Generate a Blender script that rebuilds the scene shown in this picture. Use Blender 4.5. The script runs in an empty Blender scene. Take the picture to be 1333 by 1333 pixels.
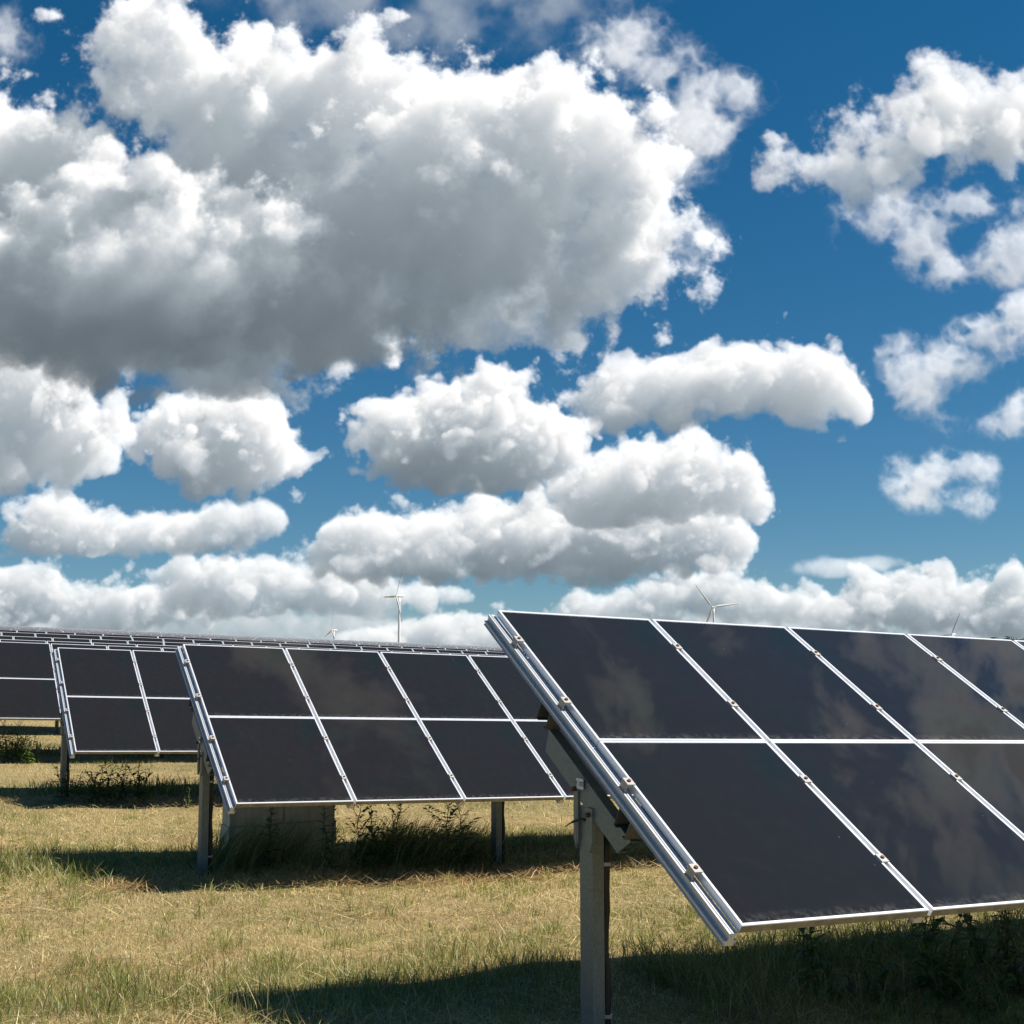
import bpy, bmesh, math, time
import numpy as np
from mathutils import Vector, Matrix
from concurrent.futures import ThreadPoolExecutor

# ============================================================ camera, sky, sun, exposure
sc = bpy.context.scene
COL = sc.collection
EYE = 1.95                                   # eye height above the meadow at the photographer's feet
PITCH = math.radians(5.855)
cam_d = bpy.data.cameras.new('camera'); cam = bpy.data.objects.new('camera', cam_d); COL.objects.link(cam)
cam.location = (0, 0, EYE); cam.rotation_euler = (math.pi/2+PITCH, 0, 0)
cam_d.sensor_width = 36; cam_d.lens = 36*1618.9/1333; cam_d.clip_start = .05; cam_d.clip_end = 20000
sc.camera = cam
sc.view_settings.view_transform = 'Standard'; sc.view_settings.look = 'None'
sc.view_settings.exposure = 0.55; sc.view_settings.gamma = 1.0
sc.render.engine = 'CYCLES'
sc.cycles.max_bounces = 6; sc.cycles.diffuse_bounces = 3; sc.cycles.glossy_bounces = 4
sc.cycles.use_denoising = True
SUNV = Vector((.612, -.043, .790)).normalized()
sun_d = bpy.data.lights.new('sun', 'SUN'); sun_d.energy = 5.0; sun_d.angle = math.radians(.53); sun_d.color = (1, .95, .87)
sun = bpy.data.objects.new('sun', sun_d); COL.objects.link(sun)
sun.rotation_euler = SUNV.to_track_quat('Z', 'Y').to_euler(); sun.location = (20, -5, 40)
SKY_STRENGTH = .1

# ---- cumulus volumes for the sky: density fields are built from noise, lit by the same sun direction by
# marching through them, and kept as a sky map addressed by world direction (x/y, z/y)

# ---------------------------------------------------------------- cloud volumes
PXU = 1300.0                       # canvas pixels per unit of tan(angle)
U0, U1, V0, V1 = -0.56, 0.56, -0.03, 0.60
CW, CH = int((U1-U0)*PXU), int((V1-V0)*PXU)
SUN = np.array(SUNV)
F, CT, ST = 1618.9, math.cos(PITCH), math.sin(PITCH)
def to_uv(px, py):
    yd = (py-666.5)/F
    y = CT+ST*yd
    return (px-666.5)/F/y, (ST-CT*yd)/y

TS = (384, 96, 256)                # x, depth, z ; depth voxels are DS px deep
DS = 2.6
def make_tiles():
    rng = np.random.default_rng(5)
    fx = np.fft.fftfreq(TS[0])[:, None, None]; fy = (np.fft.fftfreq(TS[1])/DS)[None, :, None]
    fz = np.fft.rfftfreq(TS[2])[None, None, :]
    k = np.sqrt(fx*fx+fy*fy+fz*fz).astype(np.float32)+1e-6
    lk = np.log2(k)
    out = []
    def one(w):
        r = np.random.default_rng(int(w*10)).standard_normal(TS, dtype=np.float32)
        s = np.fft.rfftn(r)*np.exp(-((lk+np.log2(w))/0.42)**2)
        a = np.fft.irfftn(s, TS).astype(np.float32); a /= a.std()
        return a
    with ThreadPoolExecutor(4) as ex:
        ws = [110, 55, 27, 13.5, 7, 3.8]
        out = dict(zip(ws, ex.map(one, ws)))
    return out

def cloud(tiles, blobs, seed=0, amp=.62, soft=6.5, dens=.035, flat=None, wisp=0., depth=1.0, billow=.55, tilt=None, dark=2.6, calm=None, oct=(1,.9,.5,.28,.19,.13), amb=1.0, sun=1.0, pad=46):
    """blobs: list of (px,py,rx,ry) in degrees-of-picture pixels; returns canvas window, colour and alpha"""
    s = PXU/F
    B = []
    for b in blobs:
        u, v = to_uv(b[0], b[1]); B.append(((u-U0)*PXU, (v-V0)*PXU, b[2]*s, b[3]*s, (b[4] if len(b) > 4 else 1.)*depth, b[5] if len(b) > 5 else None))
    x0 = int(max(0, min(b[0]-b[2] for b in B)-pad)); x1 = int(min(CW, max(b[0]+b[2] for b in B)+pad))
    z0 = int(max(-60, min(b[1]-b[3] for b in B)-pad)); z1 = int(min(CH+60, max(b[1]+b[3] for b in B)+pad))
    if x1-x0 < 4 or z1-z0 < 4: return None
    dmax = max(min(b[2], b[3])*b[4] for b in B)+25
    ny = int(2*dmax/DS); yy = (np.arange(ny, dtype=np.float32)-ny/2)*DS
    xx = np.arange(x0, x1, dtype=np.float32); zz = np.arange(z0, z1, dtype=np.float32)
    rng = np.random.default_rng(seed); o = rng.integers(0, 380, 3)
    f = None
    for (cx, cz, rx, rz, dd, of) in B:
        rd = min(rx, rz)*dd; m = min(rx, rz)
        yo = (rng.random()-.5)*(dmax-rd)*.8 if of is None else of*(dmax-rd)
        d = np.sqrt(((xx-cx)/rx)[:, None, None]**2+((yy-yo)/rd)[None, :, None]**2+((zz-cz)/rz)[None, None, :]**2)
        g = (1-d)*(m*.5+18)
        if f is None: f = g
        else:
            k = 14.; h = np.clip(.5+.5*(f-g)/k, 0, 1); f = g+(f-g)*h+k*h*(1-h)
    f = f.astype(np.float32)
    def smp(w, st=1):
        a = tiles[w]
        ix = ((np.arange(x0, x1)*st+o[0]*st) % TS[0]); iy = ((np.arange(ny)*st+o[1]) % TS[1]); iz = ((np.arange(z0, z1)*st+o[2]) % TS[2])
        return a[np.ix_(ix, iy, iz)]
    def bil(w, st=1):
        n = smp(w, st); return billow*(np.abs(n)-.8)*1.5+(1-abs(billow))*n
    if calm: f0 = f.copy()
    mm = max(min(b[2], b[3]) for b in B)
    A = 13*amp*min(1, .35+mm/70)
    for q, w in zip(oct, (110, 55, 27, 13.5, 7, 3.8)): f += A*q*min(1, mm*2.2/w)*bil(w)
    if calm:
        u, v = to_uv(calm[0], calm[1])
        q = np.exp(-((xx-(u-U0)*PXU)/(calm[2]*s))[:, None]**2-((zz-(v-V0)*PXU)/(calm[3]*s))[None, :]**2).astype(np.float32)
        f0 += 5.; f = f0+(f-f0)*(1-.85*q)[:, None, :]
    if wisp: f -= wisp*np.abs(smp(27))*8
    if flat is not None:       # flattened condensation base: erode under a level
        u, v = to_uv(0, flat); zb = (v-V0)*PXU
        f -= (np.clip(zb-zz, 0, None)*1.2)[None, None, :]
    ed = np.minimum(np.minimum(xx-x0+(99 if x0 == 0 else 0), x1-xx+(99 if x1 == CW else 0))[:, None], np.minimum(zz-z0, z1-zz)[None, :])
    f -= (np.clip(14-ed, 0, None)*3)[:, None, :]
    f /= soft; np.clip(f, 0, 1, out=f); f *= f*dens     # extinction per px
    el = np.arctan(((z0+z1)/2/PXU+V0)); tl = tilt if tilt is not None else el
    SUNV = np.array([SUN[0], SUN[1]*np.cos(tl)+SUN[2]*np.sin(tl), SUN[2]*np.cos(tl)-SUN[1]*np.sin(tl)])
    # sun optical depth: sheared running sum from the top down
    nz = len(zz)
    T = np.zeros(f.shape[:2], np.float32); step = 1/SUNV[2]
    sx = SUNV[0]*step; sy = SUNV[1]*step/DS; ty = np.tan(tl)/DS
    amb_t = np.zeros_like(T)
    Tr = np.ones_like(T)
    L = np.empty_like(f); V = np.zeros_like(T)
    fx_ = sx; 
    for k in range(nz-1, -1, -1):
        d = f[:, :, k]
        # light arriving at x comes from x+sx above
        S = (1-fx_)*T; S[:-1] += fx_*T[1:]
        ay = abs(sy); S2 = (1-ay)*S
        if sy < 0: S2[:, 1:] += ay*S[:, :-1]
        else: S2[:, :-1] += ay*S[:, 1:]
        T = S2+d*step
        V2 = (1-ty)*V; V2[:, :-1] += ty*V[:, 1:]
        V = V2*.998+d
        L[:, :, k] = sun*(.50*np.exp(-T)+.34*np.exp(-.16*dark*T)+.16*np.exp(-.035*dark*T))+amb*(.06+.17*np.exp(-.10*dark*V))
    # underside light from the ground, and compositing along the view (front = low y)
    tau = np.cumsum(f, axis=1)*DS
    w = np.exp(-(tau-f*DS))-np.exp(-tau)
    a = w.sum(1); c = (w*L).sum(1)
    # inner powder: edges a little brighter already through exp terms
    return (x0, x1, z0, z1, c, a)
# (order far -> near) params, haze, blobs
CL=[
 (dict(seed=1,soft=14,dens=.03,amp=.8,billow=.4,depth=.8,sun=.6),.30,[(0,860,300,30),(500,862,300,30),(1000,862,300,30),(1400,860,200,30),(0,822,200,34),(160,826,200,30),(420,825,260,28),(720,832,200,26),(1000,822,260,32),(1290,815,180,38)]),
 (dict(seed=40,soft=12,dens=.04,amp=.7,billow=.4,depth=.8,dark=5.,sun=.7,amb=.8),.2,[(60,815,160,26),(250,812,160,30),(420,815,140,26),(560,820,100,24),(760,822,120,24),(930,815,130,28),(1090,812,120,28),(1260,815,130,30)]),
 (dict(seed=2,dark=5.,sun=.95,flat=820,dens=.06),.12,[(40,785,85,42),(130,795,90,42),(215,790,80,34),(-20,795,60,50)]),
 (dict(seed=3,dark=5.,sun=.95,flat=842,dens=.06),.14,[(600,824,62,34),(540,832,60,26),(645,836,70,26),(480,832,60,20)]),
 (dict(seed=4,dark=5.,sun=.95,flat=822,dens=.06),.12,[(800,798,80,28),(860,780,62,34),(925,775,60,40),(985,790,80,30),(1050,800,60,24)]),
 (dict(seed=5,dark=5.,sun=.95,flat=828,dens=.06),.12,[(1150,782,62,44),(1190,790,60,42),(1100,795,70,30),(1260,790,62,40),(1325,788,65,44)]),
 (dict(seed=6,dark=3.8,flat=800,dens=.06),.12,[(300,758,100,42),(370,765,110,40),(450,780,90,32),(250,775,60,36),(550,775,80,18)]),
 (dict(seed=7,amp=.5,soft=10,dens=.03,flat=752),.08,[(1090,740,80,18),(1140,733,50,12)]),
 (dict(seed=8,dark=3.4,flat=724,dens=.06,amp=.55),.08,[(72,690,58,44),(120,695,70,40),(185,695,60,34),(30,700,36,28),(235,695,50,30)]),
 (dict(seed=9,dark=3.8,flat=730,amp=.5,dens=.06),.08,[(300,685,57,33.5),(345,672,29.4,24.2),(250,700,55.2,31.6)]),
 (dict(seed=10,dark=3.4,flat=762,dens=.06,amp=.5),.05,[(500,712,110,44),(600,703,125,52),(700,700,125,56),(800,702,120,54),(890,698,85,44),(430,722,55,24),(560,725,150,36),(740,728,170,36)]),
 (dict(seed=11,flat=684,dens=.06,amp=.55,dark=2.2),.03,[(800,632,76,54),(875,618,84,58),(945,636,56,50),(750,645,55,36),(850,650,110,34)]),
 (dict(seed=12,flat=640,dens=.07,amp=.48,soft=6,depth=1.15,dark=2.2,oct=(.8,.9,.55,.3,.18,.12)),.02,[(550,568,82,62),(625,548,88,66),(700,575,66,54),(600,598,122,48),(665,600,90,44)]),
 (dict(seed=14,flat=655,dark=2.2,sun=1.05,dens=.06,depth=1.2),.02,[(235,570,64.4,53.9),(300,568,75.4,65.1),(355,590,46,50.2),(290,600,82.8,52.1)]),
 (dict(seed=15,flat=642,dark=1.8,sun=1.05,dens=.05),.02,[(30,500,92,83.7),(100,560,69,55.8),(20,590,110.4,55.8),(155,565,31.3,26)]),
 (dict(seed=16,flat=575,amp=.5,dens=.05),.02,[(870,508,87.4,50.2),(960,492,87.4,55.8),(1050,497,73.6,55.8),(800,530,60.7,39.1),(1105,520,33.1,39.1)]),
 (dict(seed=17,amp=.8,soft=14,dens=.03,wisp=.3,billow=-.2),.0,[(1210,622,60.7,39.1),(1265,608,36.8,22.3),(1185,640,40.5,27.9),(1250,650,40.5,26)]),
 (dict(seed=18,amp=.85,soft=14,dens=.02,wisp=.8,billow=-.3),.0,[(1190,500,48,50),(1240,470,70,32),(1290,430,66,34),(1330,400,54,46),(1290,548,60,30),(1330,530,46,36),(1170,455,34,22)]),
 (dict(seed=19,amp=.85,soft=14,dens=.02,wisp=.5,billow=-.3),.0,[(1260,350,76,36),(1320,330,66,48),(1200,290,80,34),(1150,270,70,28),(1280,262,80,22),(1200,320,50,32)]),
 (dict(seed=44,amp=.75,soft=12,dens=.035,wisp=.2,billow=.2),.0,[(1250,155,125,66),(1180,190,105,48),(1100,230,85,34),(1325,150,90,66),(1225,102,32,30),(1060,248,40,20)]),
 (dict(seed=21,amp=1.,soft=30,dens=.008,billow=-.3,depth=.7,sun=.35,amb=1.6),.0,[(450,10,150,70),(600,25,140,70),(720,15,100,60),(560,-20,300,60)]),
 (dict(seed=22,amp=1.1,soft=22,dens=.016,wisp=.8,billow=-.3),.0,[(830,45,54,40),(880,110,60,50),(945,120,56,32),(930,190,54,34),(890,170,70,80),(810,60,60,40),(870,240,50,50),(890,300,40,50)]),
 (dict(seed=23,amp=1.2,soft=22,dens=.012,wisp=1.,billow=-.3),.0,[(5,55,40,40),(0,20,30,30)]),
 (dict(seed=25,amp=1.2,soft=22,dens=.012,wisp=1.,billow=-.3),.0,[(1085,300,20,44)]),
 (dict(seed=31,dens=.055,soft=12,depth=1.0,amp=.95,pad=60,billow=.18,oct=(.72,.72,.32,.22,.17,.12),tilt=.36,dark=1.45,sun=1.22,amb=.8,calm=(200,375,290,110)),.0,[
  (200,70,115,70,.6,.3),(300,130,165,100,.6,.3),(480,150,170,95,.6,.3),(640,195,190,120,.4,.0),(780,230,105,125,.4,0),(770,350,120,90,.4,0),(90,195,120,55,.6,.2),(20,215,120,100,.7,.2),
  (170,350,320,150,1.0,.25),(360,410,230,90,1.1,.2),(640,372,180,70,.4,0),(260,430,190,75,1.2,.2),(-60,340,170,110,1.1,.2),(560,310,270,150,.42,0),(700,422,75,38,.5,0),(380,100,100,55,.6,.2),
  (500,105,100,60,.6,.3),(720,140,110,70,.5,.2),(440,450,60,40,.8,0),(300,235,130,90,.7,.2),(840,300,70,90,.5,.1),(850,210,50,60,.5,.1)]),
]

def make_sky_map():
    tiles = make_tiles()
    big = sorted(range(len(CL)), key=lambda i: -sum(b[2]*b[3] for b in CL[i][2]))
    R = [None]*len(CL)
    def job(i): R[i] = cloud(tiles, CL[i][2], **CL[i][0])
    with ThreadPoolExecutor(3) as ex: list(ex.map(job, big))
    rgb = np.zeros((CW, CH, 3), np.float32); al = np.zeros((CW, CH), np.float32)
    SC = np.array([.99, .99, .985], np.float32)*CLOUD_GAIN; AC = np.array([.68, .90, 1.08], np.float32)*CLOUD_GAIN
    hz = np.array([.25, .33, .39], np.float32)
    for (p, h, b), r in zip(CL, R):
        if r is None: continue
        x0, x1, z0, z1, c, a = r
        zl, zh = max(z0, 0), min(z1, CH)
        c = c[:, zl-z0:zh-z0]; a = a[:, zl-z0:zh-z0]
        lum = c/np.maximum(a, 1e-4); t = np.clip(lum/.75, 0, 1)[..., None]
        col = lum[..., None]*(SC*t+AC*(1-t)); col = col*(1-h)+hz*h
        W = (slice(x0, x1), slice(zl, zh)); k = a[..., None]
        rgb[W] = rgb[W]*(1-k)+col*k; al[W] = al[W]*(1-a)+a
    # straight colour; let the map fade out at its border so the far sky takes over
    col = rgb/np.maximum(al, 1e-3)[..., None]
    ex_ = np.minimum(np.arange(CW), np.arange(CW)[::-1])/90.; ez = np.arange(CH)[::-1]/60.
    al = al*np.clip(ex_, 0, 1)[:, None]*np.clip(ez, 0, 1)[None, :]
    px = np.empty((CH, CW, 4), np.float32)
    px[..., :3] = col.transpose(1, 0, 2); px[..., 3] = al.T
    img = bpy.data.images.new('cloud_field', CW, CH, alpha=True, float_buffer=True)
    img.colorspace_settings.name = 'Linear Rec.709'; img.alpha_mode = 'CHANNEL_PACKED'
    img.pixels.foreach_set(px.ravel()); img.update(); img.pack()
    return img

class NT:
    """small helper for node trees"""
    def __init__(s, tree): s.t = tree; s.n = tree.nodes; s.l = tree.links
    def add(s, typ, ins=None, **kw):
        nd = s.n.new(typ)
        for k, v in kw.items(): setattr(nd, k, v)
        for k, v in (ins or {}).items():
            if isinstance(v, bpy.types.NodeSocket): s.l.new(v, nd.inputs[k])
            else: nd.inputs[k].default_value = v
        return nd
    def math(s, op, a, b=None, c=None, clamp=False):
        ins = {0: a}
        if b is not None: ins[1] = b
        if c is not None: ins[2] = c
        return s.add('ShaderNodeMath', ins, operation=op, use_clamp=clamp).outputs[0]
    def mix(s, f, a, b, bt='MIX'):
        nd = s.add('ShaderNodeMix', data_type='RGBA', blend_type=bt)
        for sock, v in ((nd.inputs[0], f), (nd.inputs[6], a), (nd.inputs[7], b)):
            if isinstance(v, bpy.types.NodeSocket): s.l.new(v, sock)
            else: sock.default_value = v
        return nd.outputs[2]
    def ramp(s, f, stops, interp='LINEAR'):
        nd = s.add('ShaderNodeValToRGB', {0: f}); e = nd.color_ramp.elements; nd.color_ramp.interpolation = interp
        while len(e) < len(stops): e.new(.5)
        for q, (p, c) in zip(e, stops): q.position = p; q.color = c
        return nd.outputs[0]
    def noise(s, vec, scale, detail=4, rough=.55, dist=0.):
        return s.add('ShaderNodeTexNoise', {'Vector': vec, 'Scale': scale, 'Detail': detail, 'Roughness': rough, 'Distortion': dist}).outputs[0]

def g3(v, a=1.): return (v, v, v, a)

def make_world():
    w = bpy.data.worlds.new('World'); sc.world = w; w.use_nodes = True
    T = NT(w.node_tree); T.n.clear()
    d0 = T.add('ShaderNodeTexCoord').outputs['Generated']
    s0 = T.add('ShaderNodeSeparateXYZ', {0: d0}).outputs
    dv = T.add('ShaderNodeCombineXYZ', {0: s0[0], 1: s0[1], 2: T.math('MULTIPLY_ADD', T.math('MAXIMUM', s0[2], 0.), .95, .065)}).outputs[0]
    sky = T.add('ShaderNodeTexSky', {'Vector': dv}, sky_type='NISHITA', sun_disc=False, sun_elevation=math.asin(SUNV.z),
                sun_rotation=math.atan2(SUNV.x, SUNV.y), air_density=1.0, dust_density=.1, ozone_density=3.5, altitude=100)
    hs = T.add('ShaderNodeHueSaturation', {'Hue': SKY_HUE, 'Saturation': SKY_SAT, 'Value': SKY_VAL, 'Color': sky.outputs[0]})
    d = T.add('ShaderNodeTexCoord').outputs['Generated']
    sep = T.add('ShaderNodeSeparateXYZ', {0: d})
    x, y, z = sep.outputs
    ys = T.math('MAXIMUM', y, .001)
    u = T.math('DIVIDE', T.math('SUBTRACT', T.math('DIVIDE', x, ys), U0), U1-U0)
    v = T.math('DIVIDE', T.math('SUBTRACT', T.math('DIVIDE', z, ys), V0), V1-V0)
    uv = T.add('ShaderNodeCombineXYZ', {0: u, 1: v}).outputs[0]
    im = T.add('ShaderNodeTexImage', {'Vector': uv}, image=make_sky_map(), extension='CLIP', interpolation='Cubic')
    front = T.math('GREATER_THAN', y, .01)
    a1 = T.math('MULTIPLY', im.outputs['Alpha'], front)
    # the rest of the sky: broken fair-weather cloud on a flat layer
    zs = T.math('MAXIMUM', z, .02)
    pl = T.add('ShaderNodeCombineXYZ', {0: T.math('DIVIDE', x, zs), 1: T.math('DIVIDE', y, zs), 2: 3.3}).outputs[0]
    n1 = T.noise(pl, 3.6, 9, .62, .5)
    def bank(c, k, amp):
        dd = T.add('ShaderNodeVectorMath', {0: pl, 1: c+(3.3,)}, operation='DISTANCE').outputs['Value']
        return T.math('MULTIPLY', T.math('POWER', 2.718, T.math('MULTIPLY', T.math('MULTIPLY', dd, dd), k)), amp)
    n1 = T.math('ADD', T.math('SUBTRACT', n1, .17), T.math('ADD', bank((1.05, 1.2), -5., .26), bank((.17, .66), -45., .23)))
    a2 = T.ramp(n1, [(.49, g3(0)), (.62, g3(.8)), (.75, g3(1))])
    n2 = T.noise(pl, 2.1, 5, .5)
    c2 = T.ramp(T.math('SUBTRACT', n1, T.math('MULTIPLY', n2, .3)), [(.34, (.62, .63, .64, 1)), (.52, (.2, .22, .25, 1))])
    # keep that layer out of the mapped part of the sky
    inside = T.math('MULTIPLY', T.math('MULTIPLY', front, T.math('LESS_THAN', T.math('ABSOLUTE', T.math('SUBTRACT', u, .5)), .46)),
                    T.math('MULTIPLY', T.math('LESS_THAN', v, .95), T.math('GREATER_THAN', v, 0.)))
    a2 = T.math('MULTIPLY', T.math('MULTIPLY', a2, T.math('SUBTRACT', 1., inside)), T.math('GREATER_THAN', z, 0.))
    k = 1/SKY_STRENGTH
    c1 = T.add('ShaderNodeVectorMath', {0: im.outputs['Color'], 3: k}, operation='SCALE').outputs[0]
    c2 = T.add('ShaderNodeVectorMath', {0: c2, 3: k}, operation='SCALE').outputs[0]
    m = T.mix(a2, hs.outputs[0], c2); m = T.mix(a1, m, c1)
    bg = T.add('ShaderNodeBackground', {'Color': m, 'Strength': SKY_STRENGTH})
    out = T.add('ShaderNodeOutputWorld', {0: bg.outputs[0]})
CLOUD_GAIN = .83
SKY_HUE, SKY_SAT, SKY_VAL = .492, 1.36, .51
make_world()

# ============================================================ helpers
def mat(name, rough=.6, metal=0., spec=.5):
    m = bpy.data.materials.new(name); m.use_nodes = True
    T = NT(m.node_tree); b = m.node_tree.nodes['Principled BSDF']
    b.inputs['Roughness'].default_value = rough; b.inputs['Metallic'].default_value = metal
    b.inputs['Specular IOR Level'].default_value = spec
    return m, T, b
def objc(T): return T.add('ShaderNodeTexCoord').outputs['Object']
def geo(T): return T.add('ShaderNodeNewGeometry').outputs['Position']
def bump(T, b, h, strength, dist):
    n = T.add('ShaderNodeBump', {'Height': h, 'Strength': strength, 'Distance': dist}); T.l.new(n.outputs[0], b.inputs['Normal'])

class MB:
    """collects faces for one mesh object"""
    def __init__(s): s.v = []; s.f = []; s.m = []
    def face(s, pts, mi=0):
        i = len(s.v); s.v += [tuple(p) for p in pts]; s.f.append(tuple(range(i, i+len(pts)))); s.m.append(mi)
    def hexa(s, P, mi=0):     # 8 corners: bottom 4 then top 4
        i = len(s.v); s.v += [tuple(p) for p in P]
        for q in ((0, 3, 2, 1), (4, 5, 6, 7), (0, 1, 5, 4), (1, 2, 6, 5), (2, 3, 7, 6), (3, 0, 4, 7)):
            s.f.append(tuple(i+k for k in q)); s.m.append(mi)
    def box(s, x0, x1, y0, y1, z0, z1, mi=0, M=None):
        P = [Vector(p) for p in ((x0, y0, z0), (x1, y0, z0), (x1, y1, z0), (x0, y1, z0), (x0, y0, z1), (x1, y0, z1), (x1, y1, z1), (x0, y1, z1))]
        if M: P = [M @ p for p in P]
        s.hexa(P, mi)
    def prism(s, prof, a, b, mi=0):    # prof: list of (p) 2-D points mapped by functions a,b -> start and end 3-D points
        n = len(prof); i = len(s.v)
        s.v += [tuple(a(*p)) for p in prof]+[tuple(b(*p)) for p in prof]
        for k in range(n):
            q = (k+1) % n; s.f.append((i+k, i+q, i+n+q, i+n+k)); s.m.append(mi)
        s.f.append(tuple(i+k for k in range(n))[::-1]); s.m.append(mi)
        s.f.append(tuple(i+n+k for k in range(n))); s.m.append(mi)
    def tube(s, pts, rad, seg=8, mi=0, cap=True):
        pts = [Vector(p) for p in pts]; i0 = len(s.v); N = len(pts)
        for k, p in enumerate(pts):
            t = (pts[min(k+1, N-1)]-pts[max(k-1, 0)]).normalized()
            u = t.cross(Vector((0, 0, 1))) if abs(t.z) < .95 else t.cross(Vector((1, 0, 0)))
            u.normalize(); w = t.cross(u); r = rad[k] if hasattr(rad, '__len__') else rad
            for a in range(seg):
                an = 2*math.pi*a/seg; s.v.append(tuple(p+(u*math.cos(an)+w*math.sin(an))*r))
        for k in range(N-1):
            for a in range(seg):
                b = (a+1) % seg; s.f.append((i0+k*seg+a, i0+k*seg+b, i0+(k+1)*seg+b, i0+(k+1)*seg+a)); s.m.append(mi)
        if cap:
            s.f.append(tuple(i0+a for a in range(seg))[::-1]); s.m.append(mi)
            s.f.append(tuple(i0+(N-1)*seg+a for a in range(seg))); s.m.append(mi)
    def mesh(s, name, mats, smooth=False):
        me = bpy.data.meshes.new(name); me.from_pydata(s.v, [], s.f); me.update()
        bm = bmesh.new(); bm.from_mesh(me); bmesh.ops.recalc_face_normals(bm, faces=bm.faces); bm.to_mesh(me); bm.free()
        for m in mats: me.materials.append(m)
        me.polygons.foreach_set('material_index', s.m)
        if smooth: me.polygons.foreach_set('use_smooth', [True]*len(s.f))
        return me
    def build(s, name, mats, parent=None, smooth=False):
        o = bpy.data.objects.new(name, s.mesh(name, mats if isinstance(mats, (list, tuple)) else [mats], smooth))
        COL.objects.link(o); o.parent = parent
        return o
def inst(name, me, parent, M=None):
    o = bpy.data.objects.new(name, me); COL.objects.link(o); o.parent = parent
    if M is not None: o.matrix_local = M
    return o
def tag(o, label=None, cat=None, group=None, kind=None):
    for k, v in (('label', label), ('category', cat), ('group', group), ('kind', kind)):
        if v: o[k] = v
    return o
def empty(name, loc, label, cat, group=None):
    o = bpy.data.objects.new(name, None); o.location = loc; o.empty_display_size = .2; COL.objects.link(o)
    return tag(o, label, cat, group)
def np_mesh(name, V, Fv, counts, m, cols=None, smooth=False):
    """mesh from numpy arrays: V (n,3), Fv flat loop indices, counts per polygon"""
    me = bpy.data.meshes.new(name)
    me.vertices.add(len(V)); me.vertices.foreach_set('co', np.asarray(V, np.float32).ravel())
    me.loops.add(len(Fv)); me.loops.foreach_set('vertex_index', np.asarray(Fv, np.int32))
    st = np.concatenate([[0], np.cumsum(counts)[:-1]]).astype(np.int32)
    me.polygons.add(len(counts)); me.polygons.foreach_set('loop_start', st); 
    if smooth: me.polygons.foreach_set('use_smooth', np.ones(len(counts), bool))
    if cols is not None:
        a = me.color_attributes.new('tint', 'FLOAT_COLOR', 'POINT')
        a.data.foreach_set('color', np.concatenate([cols, np.ones((len(cols), 1))], 1).astype(np.float32).ravel())
    me.materials.append(m); me.update(); me.validate()
    return me

# ============================================================ materials
def m_alu(name='anodised_aluminium', base=.86, rough=.34, metal=.4):
    m, T, b = mat(name, rough, metal)
    n = T.noise(objc(T), 9, 5, .6)
    T.l.new(T.ramp(n, [(.3, (base*.90, base*.92, base*.96, 1)), (.7, (base, base*1.01, base*1.04, 1))]), b.inputs['Base Color'])
    n2 = T.noise(geo(T), 60, 3, .6)
    T.l.new(T.math('MULTIPLY_ADD', n2, .16, rough-.06), b.inputs['Roughness'])
    return m
M_ALU = m_alu()
M_RAIL = m_alu('mill_finish_aluminium', .62, .42, .4)
def m_galv():
    m, T, b = mat('galvanised_steel', .5, .35)
    c = geo(T)
    vo = T.add('ShaderNodeTexVoronoi', {'Vector': c, 'Scale': 120., 'Randomness': 1.}, feature='F1')
    n = T.noise(c, 14, 6, .65); n3 = T.noise(c, 3.0, 4, .6)
    f = T.math('ADD', T.math('MULTIPLY', T.add('ShaderNodeSeparateColor', {0: vo.outputs['Color']}).outputs[0], .35), T.math('MULTIPLY', n, .65))
    col = T.ramp(f, [(.28, (.145, .178, .188, 1)), (.5, (.178, .215, .225, 1)), (.72, (.22, .258, .262, 1))])
    col = T.mix(T.ramp(n3, [(.58, g3(0)), (.8, g3(.25))]), col, (.20, .17, .12, 1))
    T.l.new(col, b.inputs['Base Color'])
    T.l.new(T.math('MULTIPLY_ADD', n, .3, .35), b.inputs['Roughness'])
    bump(T, b, n, .06, .001)
    return m
M_GALV = m_galv()
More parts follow.
